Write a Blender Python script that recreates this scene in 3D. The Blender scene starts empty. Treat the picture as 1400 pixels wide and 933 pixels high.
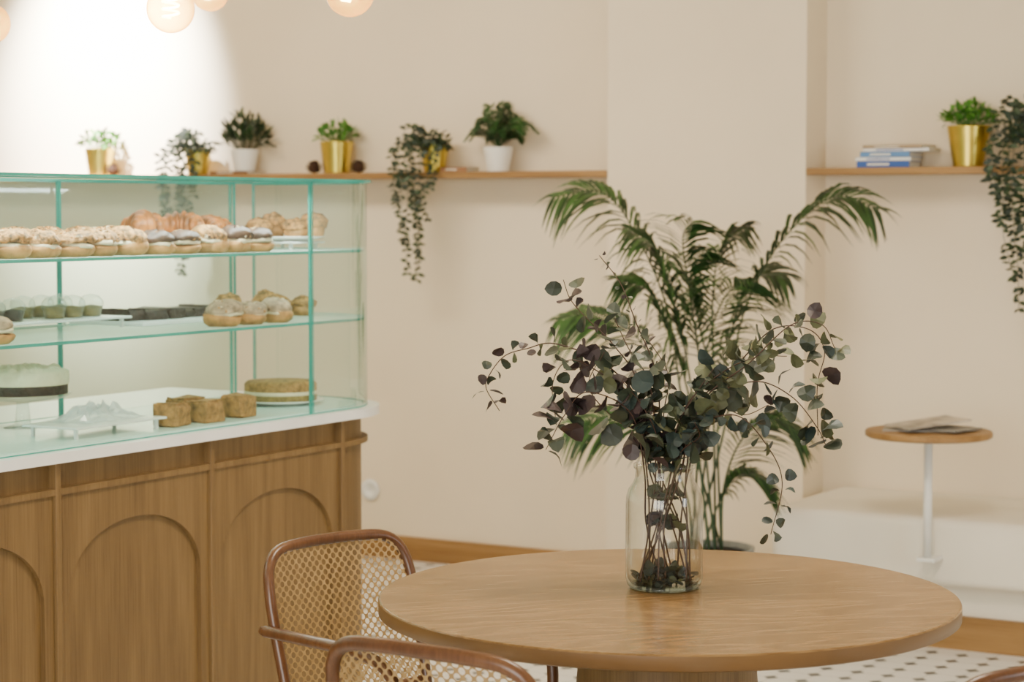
import bpy, bmesh, math, random
from mathutils import Vector, Matrix
R=random.Random(7)
COL=bpy.context.scene.collection
YAW=math.radians(30.4)

# ---------------------------------------------------------------- materials
def nt(name):
    m=bpy.data.materials.new(name); m.use_nodes=True
    t=m.node_tree; return m,t,t.nodes,t.links,t.nodes['Principled BSDF']
def pm(name,col,rough=.6,metal=0,var=.12,scale=30,bump=0.0,emit=None,es=0,spec=.5):
    m,t,N,L,p=nt(name)
    tc=N.new('ShaderNodeTexCoord'); no=N.new('ShaderNodeTexNoise')
    no.inputs['Scale'].default_value=scale; no.inputs['Detail'].default_value=4
    L.new(tc.outputs['Object'],no.inputs['Vector'])
    r=N.new('ShaderNodeValToRGB'); L.new(no.outputs['Fac'],r.inputs['Fac'])
    r.color_ramp.elements[0].position=.3; r.color_ramp.elements[1].position=.7
    r.color_ramp.elements[0].color=[c*(1-var) for c in col]+[1]
    r.color_ramp.elements[1].color=[min(1,c*(1+var)) for c in col]+[1]
    L.new(r.outputs['Color'],p.inputs['Base Color'])
    p.inputs['Roughness'].default_value=rough; p.inputs['Metallic'].default_value=metal
    p.inputs['Specular IOR Level'].default_value=spec
    if bump:
        b=N.new('ShaderNodeBump'); b.inputs['Strength'].default_value=bump; b.inputs['Distance'].default_value=.01
        L.new(no.outputs['Fac'],b.inputs['Height']); L.new(b.outputs['Normal'],p.inputs['Normal'])
    if emit:
        p.inputs['Emission Color'].default_value=list(emit)+[1]; p.inputs['Emission Strength'].default_value=es
    return m
def wood(name,c1,c2,c3,stretch=(1.2,14,14),rings=7,rough=.45,k=1.0,ringw=.35,det=1.5,bump=.1,fine=14):
    m,t,N,L,p=nt(name)
    tc=N.new('ShaderNodeTexCoord'); mp=N.new('ShaderNodeMapping'); mp.inputs['Scale'].default_value=[s*k for s in stretch]
    L.new(tc.outputs['Object'],mp.inputs['Vector'])
    n1=N.new('ShaderNodeTexNoise'); n1.inputs['Scale'].default_value=.55; n1.inputs['Detail'].default_value=det
    L.new(mp.outputs['Vector'],n1.inputs['Vector'])
    mu=N.new('ShaderNodeMath'); mu.operation='MULTIPLY'; mu.inputs[1].default_value=rings*6.28; L.new(n1.outputs['Fac'],mu.inputs[0])
    si=N.new('ShaderNodeMath'); si.operation='SINE'; L.new(mu.outputs[0],si.inputs[0])
    mr=N.new('ShaderNodeMapRange'); mr.inputs['From Min'].default_value=-1; L.new(si.outputs[0],mr.inputs['Value'])
    mp2=N.new('ShaderNodeMapping'); mp2.inputs['Scale'].default_value=[s*k*(2.6 if s<5 else fine) for s in stretch]
    L.new(tc.outputs['Object'],mp2.inputs['Vector'])
    n2=N.new('ShaderNodeTexNoise'); n2.inputs['Scale'].default_value=1.6; n2.inputs['Detail'].default_value=5; n2.inputs['Roughness'].default_value=.65
    L.new(mp2.outputs['Vector'],n2.inputs['Vector'])
    mx=N.new('ShaderNodeMix'); mx.data_type='FLOAT'; mx.inputs['Factor'].default_value=ringw
    L.new(n2.outputs['Fac'],mx.inputs[2]); L.new(mr.outputs[0],mx.inputs[3])
    r=N.new('ShaderNodeValToRGB'); L.new(mx.outputs[0],r.inputs['Fac'])
    e=r.color_ramp.elements; e[0].position=.28; e[0].color=list(c1)+[1]; e[1].position=.72; e[1].color=list(c3)+[1]
    x=e.new(.48); x.color=list(c2)+[1]
    L.new(r.outputs['Color'],p.inputs['Base Color']); p.inputs['Roughness'].default_value=rough
    b=N.new('ShaderNodeBump'); b.inputs['Strength'].default_value=bump; b.inputs['Distance'].default_value=.001
    L.new(n2.outputs['Fac'],b.inputs['Height']); L.new(b.outputs['Normal'],p.inputs['Normal'])
    return m
def glass(name,tint,refl=.5,power=4,base=.03,rough=.02,milky=0,mcol=(.85,1,.97),edge=None,epow=5):
    """thin clear sheet: transparent body, angle-dependent gloss, optional milkiness and darker grazing tint"""
    m,t,N,L,p=nt(name); out=N['Material Output']; N.remove(p)
    tr=N.new('ShaderNodeBsdfTransparent'); tr.inputs['Color'].default_value=list(tint)+[1]
    gl=N.new('ShaderNodeBsdfGlossy'); gl.inputs['Roughness'].default_value=rough
    lw=N.new('ShaderNodeLayerWeight'); lw.inputs['Blend'].default_value=.5
    pw=N.new('ShaderNodeMath'); pw.operation='POWER'; pw.inputs[1].default_value=power; L.new(lw.outputs['Facing'],pw.inputs[0])
    ma=N.new('ShaderNodeMath'); ma.operation='MULTIPLY_ADD'; ma.inputs[1].default_value=refl; ma.inputs[2].default_value=base; L.new(pw.outputs[0],ma.inputs[0])
    if edge:
        p2=N.new('ShaderNodeMath'); p2.operation='POWER'; p2.inputs[1].default_value=epow; L.new(lw.outputs['Facing'],p2.inputs[0])
        mc=N.new('ShaderNodeMix'); mc.data_type='RGBA'; L.new(p2.outputs[0],mc.inputs['Factor'])
        mc.inputs[6].default_value=list(tint)+[1]; mc.inputs[7].default_value=list(edge)+[1]; L.new(mc.outputs[2],tr.inputs['Color'])
    mx=N.new('ShaderNodeMixShader'); L.new(ma.outputs[0],mx.inputs[0]); L.new(tr.outputs[0],mx.inputs[1]); L.new(gl.outputs[0],mx.inputs[2])
    if milky:
        d=N.new('ShaderNodeBsdfTranslucent'); d.inputs['Color'].default_value=list(mcol)+[1]
        d2=N.new('ShaderNodeBsdfDiffuse'); d2.inputs['Color'].default_value=list(mcol)+[1]
        ms=N.new('ShaderNodeMixShader'); L.new(d.outputs[0],ms.inputs[1]); L.new(d2.outputs[0],ms.inputs[2])
        m2=N.new('ShaderNodeMixShader'); m2.inputs[0].default_value=milky
        L.new(mx.outputs[0],m2.inputs[1]); L.new(ms.outputs[0],m2.inputs[2]); mx=m2
    L.new(mx.outputs[0],out.inputs['Surface'])
    return m
def cane_mat(name,ax):
    m,t,N,L,p=nt(name)
    tc=N.new('ShaderNodeTexCoord'); sp=N.new('ShaderNodeSeparateXYZ'); L.new(tc.outputs['Object'],sp.inputs[0])
    def M(op,a,b=None,c=None):
        n=N.new('ShaderNodeMath'); n.operation=op
        for i,v in enumerate((a,b,c)):
            if v is None: continue
            if isinstance(v,(int,float)): n.inputs[i].default_value=v
            else: L.new(v,n.inputs[i])
        return n.outputs[0]
    S=1/.0205
    u=M('MULTIPLY',sp.outputs[0],S); v=M('MULTIPLY',sp.outputs[ax],S)
    def hole(du,dv):
        a=M('SUBTRACT',M('FRACT',M('ADD',u,du+100)),.5); b=M('SUBTRACT',M('FRACT',M('ADD',v,dv+100)),.5)
        return M('LESS_THAN',M('ADD',M('MULTIPLY',a,a),M('MULTIPLY',b,b)),.084)
    h=M('MAXIMUM',hole(0,0),hole(.5,.5))
    inv=M('SUBTRACT',1.0,h); L.new(inv,p.inputs['Alpha'])
    n=N.new('ShaderNodeTexNoise'); n.inputs['Scale'].default_value=60; L.new(tc.outputs['Object'],n.inputs['Vector'])
    r=N.new('ShaderNodeValToRGB'); r.color_ramp.elements[0].color=(.19,.11,.035,1); r.color_ramp.elements[1].color=(.40,.26,.10,1)
    L.new(n.outputs['Fac'],r.inputs['Fac']); L.new(r.outputs['Color'],p.inputs['Base Color']); p.inputs['Roughness'].default_value=.5
    return m
def floor_mat():
    m,t,N,L,p=nt('octagon_tile')
    tc=N.new('ShaderNodeTexCoord'); sp=N.new('ShaderNodeSeparateXYZ'); L.new(tc.outputs['Object'],sp.inputs[0])
    def M(op,a,b=None):
        n=N.new('ShaderNodeMath'); n.operation=op
        for i,v in enumerate((a,b)):
            if v is None: continue
            if isinstance(v,(int,float)): n.inputs[i].default_value=v
            else: L.new(v,n.inputs[i])
        return n.outputs[0]
    a=M('ABSOLUTE',M('SUBTRACT',M('FRACT',M('MULTIPLY',M('ADD',sp.outputs[0],50),9.5)),.5))
    b=M('ABSOLUTE',M('SUBTRACT',M('FRACT',M('MULTIPLY',M('ADD',sp.outputs[1],50),9.5)),.5))
    s=M('ADD',a,b); dot=M('GREATER_THAN',s,.76)
    gr=M('MAXIMUM',M('GREATER_THAN',M('MAXIMUM',a,b),.485),M('MULTIPLY',M('GREATER_THAN',s,.745),M('LESS_THAN',s,.765)))
    m1=N.new('ShaderNodeMix'); m1.data_type='RGBA'; L.new(gr,m1.inputs['Factor'])
    m1.inputs[6].default_value=(.74,.73,.70,1); m1.inputs[7].default_value=(.42,.40,.37,1)
    m2=N.new('ShaderNodeMix'); m2.data_type='RGBA'; L.new(dot,m2.inputs['Factor'])
    L.new(m1.outputs[2],m2.inputs[6]); m2.inputs[7].default_value=(.04,.045,.05,1)
    L.new(m2.outputs[2],p.inputs['Base Color']); p.inputs['Roughness'].default_value=.35
    return m

WALL=pm('wall_plaster',(.81,.70,.525),.9,var=.03,scale=2.5)
CEIL=pm('ceiling_paint',(.70,.60,.44),.9,var=.02)
BENCHM=pm('bench_plaster',(.84,.79,.68),.85,var=.03,scale=4)
FLOOR=floor_mat()
OAK=wood('oak_veneer_vertical',(.100,.054,.016),(.158,.092,.031),(.215,.130,.048),(14,14,1.0),5,.5,1.0,.14)
OAKT=wood('oak_table_top',(.105,.052,.015),(.195,.108,.037),(.26,.152,.058),(1.6,7,7),17,.25,1.0,.17,3.5,.04,20)
OAKE=pm('oak_table_edge',(.165,.088,.030),.35,var=.12,scale=6)
OAKS=wood('oak_shelf_board',(.20,.10,.028),(.285,.155,.048),(.37,.21,.074),(1.2,14,14),5,.5,1.0,.2)
BEECH=wood('bent_beech',(.065,.024,.008),(.10,.039,.014),(.14,.060,.023),(6,6,3),4,.32,1.0,.2)
CANEB=cane_mat('woven_cane_back',2); CANES=cane_mat('woven_cane_seat',1)
PANE=glass('clear_sheet_glass',(.90,.98,.955),.35,5,.035,.01,.015,(.7,.95,.88))
CURVEG=glass('curved_sheet_glass',(.88,.975,.945),.85,2.0,.06,.01,.02,(.7,.95,.88),(.45,.80,.72),3)
BACKG=glass('rear_sliding_glass',(.76,.92,.87),.2,5,.03,.05,.08,(.70,.90,.83))
SHELFG=glass('shelf_sheet_glass',(.80,.96,.92),.35,5,.03,.03,.42,(.78,1,.94))
EDGE=pm('green_glass_edge',(.02,.26,.21),.15,var=.25,scale=5,emit=(.04,.38,.30),es=.20)  # slight emission paints a glow into the edges; the glass is no lamp
JARG=glass('jar_glass',(.975,.985,.975),.8,3.0,.03,.07,0,(1,1,1),(.20,.24,.22),8)
BULBG=glass('bulb_glass',(1,.86,.52),.6,3,.04,.02,.14,(1,.68,.26),(.80,.48,.14),2.5)
LIDG=glass('lid_plastic',(.93,.96,.95),.6,3,.05,.1,.05)
MARBLE=pm('white_worktop',(.82,.82,.79),.3,var=.05,scale=8)
WHITE=pm('white_enamel',(.83,.83,.80),.35,var=.02)
DECK=pm('case_deck',(.62,.84,.79),.25,var=.03)
CERAM=pm('white_ceramic',(.80,.78,.72),.4,var=.02)
GOLD=pm('brushed_gold',(.60,.46,.08),.3,1,var=.15,scale=9)
GREYP=pm('grey_planter',(.26,.27,.25),.6)
SOIL=pm('potting_soil',(.03,.02,.015),.9)
STEM=pm('brown_stem',(.05,.022,.012),.6)
EU=[pm('leaf_dusty_green',(.034,.046,.028),.5,var=.4,scale=25),pm('leaf_plum',(.042,.028,.028),.5,var=.4,scale=25),
    pm('leaf_olive',(.075,.084,.038),.5,var=.4,scale=25),pm('leaf_blue_grey',(.028,.044,.039),.45,var=.4,scale=25)]
PALM=[pm('palm_leaf_dark',(.013,.044,.010),.45,var=.4,scale=12),pm('palm_leaf_bright',(.040,.10,.022),.45,var=.3,scale=12)]
HERB=[pm('herb_leaf',(.04,.165,.014),.55,var=.4,scale=20),pm('herb_leaf_light',(.09,.26,.028),.55,var=.3,scale=20)]
DARKL=[pm('dark_leaf',(.007,.024,.007),.5,var=.4,scale=20),pm('mid_leaf',(.015,.048,.010),.5,var=.4,scale=20)]
FERNL=[pm('fern_leaf',(.010,.046,.008),.5,var=.4,scale=20),pm('fern_leaf_light',(.020,.078,.013),.5,var=.4,scale=20)]
TRAIL=[pm('trailing_leaf',(.008,.024,.010),.5,var=.4,scale=20),pm('trailing_leaf_light',(.022,.048,.016),.5,var=.3,scale=20)]
BUN=pm('baked_bun',(.40,.19,.050),.7,var=.4,scale=40,bump=.3)
CREAM=pm('cream_filling',(.76,.64,.43),.6,var=.08,scale=50,bump=.3)
CHOC=pm('chocolate_glaze',(.065,.024,.009),.5,var=.6,scale=60,bump=.3)
DUST=pm('sugar_dusted_crust',(.36,.25,.16),.8,var=.6,scale=45,bump=.3)
NUT=pm('chopped_nuts',(.34,.16,.040),.7,var=.8,scale=90,bump=.8)
CROI=pm('croissant_crust',(.38,.12,.016),.4,var=.65,scale=35,bump=.3)
CAKE=pm('crumb_cake',(.32,.16,.042),.8,var=.5,scale=60,bump=.6)
CAKE2=pm('pistachio_cake',(.24,.165,.045),.8,var=.4,scale=50,bump=.6)
BROWNIE=pm('brownie',(.030,.012,.007),.6,var=.5,scale=60,bump=.8)
BLACKM=pm('black_metal',(.03,.03,.03),.4)
BRASS=pm('aged_brass',(.45,.30,.10),.3,1)
FIL=pm('glowing_filament',(1,.6,.25),.5,emit=(1,.76,.38),es=45)
CONE=pm('pine_cone_scale',(.06,.026,.012),.8,var=.5,scale=60)
PAPER=pm('magazine_paper',(.42,.37,.30),.6,var=.5,scale=14)
PAGE=pm('book_pages',(.78,.73,.60),.8,var=.06,scale=60)

# ---------------------------------------------------------------- builders
class MB:
    def __init__(s): s.v=[];s.f=[];s.m=[]
    def add(s,vs,fs,mi=0):
        o=len(s.v); s.v+= [tuple(v) for v in vs]; s.f+=[[i+o for i in f] for f in fs]; s.m+=[mi]*len(fs)
    def build(s,name,mats,parent=None,loc=(0,0,0),rot=0,smooth=True):
        me=bpy.data.meshes.new(name); me.from_pydata(s.v,[],s.f)
        if not isinstance(mats,(list,tuple)): mats=[mats]
        for m in mats: me.materials.append(m)
        for p,mi in zip(me.polygons,s.m): p.material_index=mi; p.use_smooth=smooth
        me.update()
        o=bpy.data.objects.new(name,me); COL.objects.link(o)
        o.location=loc; o.rotation_euler[2]=rot
        if parent: o.parent=parent
        return o
def empty(name,loc,rot=0):
    o=bpy.data.objects.new(name,None); o.empty_display_size=.05; COL.objects.link(o); o.location=loc; o.rotation_euler[2]=rot; return o
def tag(o,label,cat,group=None,kind=None):
    o['label']=label; o['category']=cat
    if group: o['group']=group
    if kind: o['kind']=kind
    return o
def struct(o): o['kind']='structure'; return o
def cat(pts,n):
    P=[Vector(p) for p in pts]
    if len(P)==2: return [P[0].lerp(P[1],i/n) for i in range(n+1)]
    P=[P[0]*2-P[1]]+P+[P[-1]*2-P[-2]]
    out=[]; segs=len(P)-3
    for k in range(n+1):
        t=k/n*segs; i=min(int(t),segs-1); u=t-i; a,b,c,d=P[i:i+4]
        out.append(.5*((2*b)+(c-a)*u+(2*a-5*b+4*c-d)*u*u+(3*b-a-3*c+d)*u**3))
    return out
def tube(b,path,rad,seg=8,mi=0,caps=True,flat=1.0):
    n=len(path); up=None; vs=[];fs=[]
    for i,p in enumerate(path):
        t=(path[min(i+1,n-1)]-path[max(i-1,0)]).normalized()
        if up is None: up=t.orthogonal().normalized()
        up=(up-t*up.dot(t)).normalized(); s=t.cross(up)
        r=rad(i/(n-1)) if callable(rad) else rad
        for j in range(seg):
            a=2*math.pi*j/seg; vs.append(p+up*math.cos(a)*r*flat+s*math.sin(a)*r)
    for i in range(n-1):
        for j in range(seg):
            k=(j+1)%seg; fs.append([i*seg+j,i*seg+k,(i+1)*seg+k,(i+1)*seg+j])
    if caps: fs.append(list(range(seg))[::-1]); fs.append([(n-1)*seg+j for j in range(seg)])
    b.add(vs,fs,mi)
def rev(b,prof,seg=40,mi=0,c=(0,0,0)):
    vs=[];fs=[]
    for r,z in prof:
        for j in range(seg):
            a=2*math.pi*j/seg; vs.append((c[0]+r*math.cos(a),c[1]+r*math.sin(a),c[2]+z))
    for i in range(len(prof)-1):
        for j in range(seg):
            k=(j+1)%seg; fs.append([i*seg+j,i*seg+k,(i+1)*seg+k,(i+1)*seg+j])
    b.add(vs,fs,mi)
def box(b,x0,x1,y0,y1,z0,z1,mi=0,bev=0,rz=0,c=(0,0),seg=2):
    bm=bmesh.new(); bmesh.ops.create_cube(bm,size=1)
    for v in bm.verts: v.co=Vector(((x0+x1)/2+v.co.x*(x1-x0),(y0+y1)/2+v.co.y*(y1-y0),(z0+z1)/2+v.co.z*(z1-z0)))
    if bev: bmesh.ops.bevel(bm,geom=bm.edges[:],offset=bev,segments=seg,affect='EDGES',profile=.5)
    if rz: bmesh.ops.rotate(bm,cent=(c[0],c[1],0),matrix=Matrix.Rotation(rz,3,'Z'),verts=bm.verts)
    bm.verts.index_update(); b.add([v.co[:] for v in bm.verts],[[v.index for v in f.verts] for f in bm.faces],mi); bm.free()
def prism(b,out,z0,z1,mi=0,mtop=None,only_top=False,mside=None):
    n=len(out); vs=[(x,y,z0) for x,y in out]+[(x,y,z1) for x,y in out]
    b.add(vs,[[i,(i+1)%n,n+(i+1)%n,n+i] for i in range(n)],mi if mside is None else mside)
    b.add(vs,[list(range(n,2*n))],mi if mtop is None else mtop)
    if not only_top: b.add(vs,[list(range(n))[::-1]],mi)
def obox(name,x0,x1,y0,y1,z0,z1,mat,parent=None,bev=0,smooth=False,seg=2):
    cx,cy=(x0+x1)/2,(y0+y1)/2; b=MB(); box(b,x0-cx,x1-cx,y0-cy,y1-cy,0,z1-z0,0,bev,seg=seg)
    o=b.build(name,mat,None,(cx,cy,z0),0,smooth)
    if parent:
        o.location=Vector((cx,cy,z0))-parent.location; o.parent=parent
    return o
def leaf(b,p,d,n,L,W,mi=0,droop=.15):
    d=d.normalized(); s=d.cross(n)
    if s.length<1e-4: s=d.orthogonal()
    s.normalize(); n=s.cross(d)
    a=p; m1=p+d*L*.35; m2=p+d*L*.72-n*L*droop*.4; t=p+d*L-n*L*droop
    b.add([a,m1-s*W*.5,m2-s*W*.36,t,m2+s*W*.36,m1+s*W*.5,m1-n*W*.08],[[0,1,6],[0,6,5],[1,2,6],[6,4,5],[2,3,4,6]],mi)
def disc(b,p,d,n,r,mi=0):
    d=d.normalized(); s=d.cross(n)
    if s.length<1e-4: s=d.orthogonal()
    s.normalize(); n=s.cross(d); c=p+d*r*1.05
    vs=[c-n*r*.18]; cu=R.uniform(.05,.40); tw=R.uniform(-.25,.25)
    for j in range(10):
        a=2*math.pi*j/10; k=1.0+(.14 if j==0 else 0)
        vs.append(c+d*math.cos(a)*r*k+s*math.sin(a)*r*.92+n*r*(cu*math.cos(2*a)+tw*math.sin(a)))
    b.add(vs,[[0,1+j,1+(j+1)%10] for j in range(10)],mi)
def rv(a=1): return Vector((R.uniform(-a,a),R.uniform(-a,a),R.uniform(-a,a)))
def copy_tree(src,loc,rot=None,sc=None,**kw):
    o=src.copy(); COL.objects.link(o); o.location=loc
    if rot is not None: o.rotation_euler[2]=rot
    if sc: o.scale=sc
    for ch in list(src.children):
        c=ch.copy(); COL.objects.link(c); c.parent=o
    for k,v in kw.items(): o[k]=v
    return o

# ---------------------------------------------------------------- room
WY=7.543
def quadbox(name,*a): return struct(obox(name,*a))
quadbox('floor',-9,3,-3,WY+.1,-.1,0,FLOOR)
quadbox('wall_back',-9,3,WY,WY+.15,0,3.1,WALL)
quadbox('wall_left',-9.15,-9,-3,WY+.15,0,3.1,WALL)
quadbox('wall_right',3,3.15,-3,WY+.15,0,3.1,WALL)
quadbox('ceiling',-9,3,-3,WY,3.1,3.2,CEIL)
quadbox('wall_column',-3.878,-3.049,7.346,WY,0,3.1,WALL)
quadbox('baseboard_back',-9,-3.878,WY-.018,WY,0,.10,OAKS)
quadbox('baseboard_column',-3.885,-3.045,7.328,7.346,0,.10,OAKS)
bn=empty('bench',(-1.8,7.2,0)); tag(bn,'white plastered built-in bench along the wall with wood skirting','bench')
obox('seat',-2.976,-.6,6.874,WY-.003,.22,.452,BENCHM,bn,.03,True,5)
obox('plinth',-2.95,-.6,6.95,WY-.003,0,.225,BENCHM,bn)
obox('skirting',-2.965,-.6,6.928,6.95,0,.115,OAKS,bn)
e=empty('wall_socket',(-5.13,WY-.001,.29)); tag(e,'round white wall socket on the cream wall','socket')
b=MB(); rev(b,[(.001,0),(.045,0),(.047,.006),(.045,.012),(.022,.012),(.020,.007),(.001,.007)],24); o=b.build('socket_plate',WHITE,e); o.rotation_euler=(math.radians(90),0,0)

tag(obox('wall_shelf',-7.6,-3.88,7.343,WY,1.625,1.65,OAKS,None,.002),'long thin oak shelf board fixed to the cream wall','shelf')
tag(obox('wall_shelf',-3.047,-1.2,7.343,WY,1.625,1.65,OAKS,None,.002),'thin oak shelf board beside the wall column','shelf')
SZ=1.65
# ---------------------------------------------------------------- shelf plants
def pot_mesh(parent,r0,r1,h,mat):
    b=MB(); rev(b,[(.001,0),(r0,0),(r0,.004),(r1,h-.004),(r1,h),(r1-.006,h),(r1-.01,h-.012)],32)
    o=b.build('pot',mat,parent); b=MB(); rev(b,[(r1-.009,0),(0.0001,.004)],24,0,(0,0,h-.014)); b.build('soil',SOIL,parent)
def bushy(loc,r0,r1,h,potmat,mats,fr,fh,n,L,label,name='potted_herb',narrow=.5,spiky=.8):
    e=empty(name,loc); tag(e,label,'plant',None); pot_mesh(e,r0,r1,h,potmat)
    b=MB()
    for i in range(n):
        a=R.uniform(0,6.283); q=R.random()**.5; z=R.uniform(.15,1)
        tip=Vector((math.cos(a)*fr*q*(1-.25*z),math.sin(a)*min(fr,.085)*q,h+fh*z*(1-.45*q*q)))
        base=Vector((tip.x*.35,tip.y*.35,h-.01))
        if i%4==0: tube(b,cat([base,base.lerp(tip,.5)+Vector((0,0,.01)),tip],4),.0012,4,0)
        d=(tip-base).normalized()+rv(spiky); leaf(b,tip,d,Vector((0,0,1))+rv(.5),L*R.uniform(.7,1.2),L*narrow,i%2,.2)
    b.build('foliage',mats,e,smooth=False); return e
bushy((-6.55,7.44,SZ),.052,.068,.125,GOLD,HERB,.10,.085,150,.035,'bright green herb in a tapered gold metal pot')
bushy((-5.23,7.44,SZ),.055,.072,.135,GOLD,HERB,.095,.085,140,.035,'leafy green herb in a shiny gold pot between pine cones')
bushy((-2.46,7.44,SZ),.055,.078,.148,GOLD,HERB,.11,.085,190,.035,'bushy green herb in a gold pot beside stacked books')
bushy((-5.72,7.44,SZ+.014),.045,.062,.095,CERAM,DARKL,.125,.14,210,.055,'dark green bushy plant in a white ceramic pot','potted_plant',.3,.5)
e=empty('potted_fern',(-4.43,7.44,SZ)); tag(e,'green fern with arching fronds in a white ceramic pot','plant'); pot_mesh(e,.045,.062,.10,CERAM)
b=MB()
for i in range(30):
    a=i*2.399; lo=R.uniform(.10,.185); hh=R.uniform(.04,.12)
    dx,dy=math.cos(a)*lo,math.sin(a)*min(lo,.085)
    if i%3==0: dx*=.5; hh=R.uniform(.11,.17)
    path=cat([(0,0,.09),(dx*.4,dy*.4,.10+hh*.8),(dx*.8,dy*.8,.10+hh),(dx*1.05,dy*1.05,.085+hh*.75)],16)
    tube(b,path,.0014,4,0)
    for k in range(3,17):
        t=(path[k]-path[k-1]).normalized(); sd=t.cross(Vector((0,-.6,1))).normalized(); w=.036*(1-.75*abs(k-7)/9)
        for sg in(-1,1): leaf(b,path[k],sd*sg+t*.7,Vector((0,-.6,1))+rv(.15),w,.012,i%2,.2)
b.build('fronds',FERNL,e,smooth=False)
def trailing(loc,xs,length,lens,label,L=.034,lift=.07,bush=60,br_=.11):
    e=empty('trailing_plant',loc); tag(e,label,'plant'); pot_mesh(e,.045,.06,.115,GOLD)
    b=MB()
    for x,lf in zip(xs,lens):
        ln=length*lf
        p=[(x*.3,-.01,.10),(x*.7,-.05,.12+lift*R.random()),(x,-.118,.085)]
        for j in range(1,4): p.append((x+R.uniform(-.018,.018)+.03*j/3*(1 if x<.0 else -.3),-.13+R.uniform(-.012,.008),.06-ln*j/3))
        N=int(10+ln*50); path=cat(p,N); tube(b,path,.0011,4,0)
        for q in range(2,N+1):
            for sg in (-1,1):
                if R.random()<.15: continue
                d=Vector((sg*R.uniform(.5,1),R.uniform(-.7,.3),R.uniform(-.7,.3)))
                leaf(b,path[q],d,Vector((0,-1,.6))+rv(.6),L*R.uniform(.6,1.1),L*.52,R.choice((0,0,1)),.1)
    for i in range(bush):
        a=R.uniform(0,6.28); q=R.random()**.5
        p=Vector((math.cos(a)*br_*q,-.03+math.sin(a)*.07*q,.10+lift*R.random()*(1.2-q))); leaf(b,p,rv(1),Vector((0,-.5,1))+rv(.6),L,L*.5,i%2,.1)
    b.build('trailing_stems',TRAIL,e,smooth=False); return e
trailing((-5.985,7.445,SZ),[-.11,-.07,-.04,-.01,.02,.06,-.09,-.02,.09],.50,[.5,.8,.95,1,.7,.45,.6,.85,.3],'dark green trailing plant in a small gold pot above the counter',.036,.08,90)
trailing((-4.74,7.445,SZ),[-.13,-.10,-.07,-.03,.01,.045,-.12,.08,-.05],.50,[.4,.7,.95,.8,1,.5,.25,.25,.45],'dark green trailing vine in a gold pot spilling below the shelf',.034,.08,110)
trailing((-2.20,7.445,SZ),[-.13,-.095,-.055,-.02,.02,.06,.10,-.15,-.075],.56,[.45,.8,1,.75,.95,.6,.8,.3,.6],'lush dark trailing vine spilling over the shelf edge',.037,.15,170,.13)
def cone(loc):
    e=empty('pine_cone',loc); tag(e,'small brown pine cone lying on the oak shelf','pine cone','pine cones on the wall shelf')
    b=MB(); rev(b,[(0.001,0),(.020,.008),(.025,.024),(.016,.048),(.001,.056)],12)
    for k in range(70):
        z=.004+k/70*.048; a=k*2.399; rr=.028*math.sin(min(1,max(.15,(z+.006)/.058))*3.0)+.002
        p=Vector((math.cos(a)*rr,math.sin(a)*rr,z)); leaf(b,p,Vector((math.cos(a),math.sin(a),.5)),Vector((0,0,1)),.012,.014,0,-.1)
    b.build('scales',CONE,e)
    return e
c0=cone((-5.335,7.42,SZ))
for x in(-5.105,-6.455): copy_tree(c0,(x,7.42,SZ),x)
def bookmat(n,c): return pm(n,c,.5,var=.08,scale=25)
BLUEC=bookmat('cover_blue',(.03,.10,.38)); 
def book(loc,w,d,h,mat,label,rot,group):
    e=empty('book',loc,rot); tag(e,label,'book',group)
    b=MB(); box(b,-w/2,w/2,-d/2,d/2,0,.0018); box(b,-w/2,w/2,-d/2,d/2,h-.0018,h); box(b,-w/2,w/2,-d/2,-d/2+.002,0,h); b.build('cover',mat,e,smooth=False)
    b=MB(); box(b,-w/2+.003,w/2-.003,-d/2+.002,d/2-.004,.0018,h-.0018); b.build('pages',PAGE,e,smooth=False)
    b=MB(); box(b,-w*.3,w*.12,-d/2-.0006,-d/2,h*.35,h*.65); b.build('spine_strip',PAGE if mat.name[:11]!='cover_white' else BLUEC,e,smooth=False)
cols=[BLUEC,bookmat('cover_white',(.82,.82,.80)),bookmat('cover_light_blue',(.10,.24,.50)),bookmat('cover_white',(.8,.79,.77)),bookmat('cover_tan',(.38,.27,.16))]
lbl=['thick blue book at the bottom of the stack','white book with blue spine print','light blue book in a stack on the shelf','white paperback in the stack on the shelf','tan book on top of the stack']
z=SZ
for i,(c,h,w,dx) in enumerate(zip(cols,(.024,.014,.020,.012,.012),(.20,.21,.19,.25,.23),(0,.0,.01,.05,.04))):
    book((-2.76+dx,7.44,z),w,.14,h,c,lbl[i],R.uniform(-.05,.05),'books stacked on the wall shelf'); z+=h
book((-5.76,7.44,SZ),.20,.14,.013,bookmat('cover_brown',(.2,.10,.05)),'thin brown book under a potted plant',.05,None)
book((-4.62,7.45,SZ),.12,.12,.02,bookmat('cover_copper',(.30,.14,.06)),'small copper-brown book on the oak shelf',.1,None)

# ---------------------------------------------------------------- display counter
FX=-3.42; RC=.28; YE=5.205; YB=1.9; DZ=.934; WZ=.909
def rounded(x0,x1,y0,y1,r,n=22):
    out=[(x0,y0),(x1,y0)]
    for i in range(n+1):
        a=math.pi/2*i/n; out.append((x1-r+r*math.cos(a),y1-r+r*math.sin(a)))
    out.append((x0,y1)); return out
cb=empty('counter_cabinet',(-3.8,3.5,0)); tag(cb,'oak counter cabinet with arched recessed panels and battens','counter')
def cpart(mb,name,mat,sm=False):
    return mb.build(name,mat,cb,(3.8,-3.5,0),0,sm)
RB=.27
b=MB(); prism(b,rounded(-4.3,FX-.014,YB,YE-.02,RB),.08,WZ-.001); cpart(b,'body',OAK)
b=MB(); prism(b,rounded(-4.25,FX-.07,YB,YE-.08,.22),0,.08); cpart(b,'plinth',BLACKM)
bat=[1.99,2.565,3.141,3.717,4.293,4.878]
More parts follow.
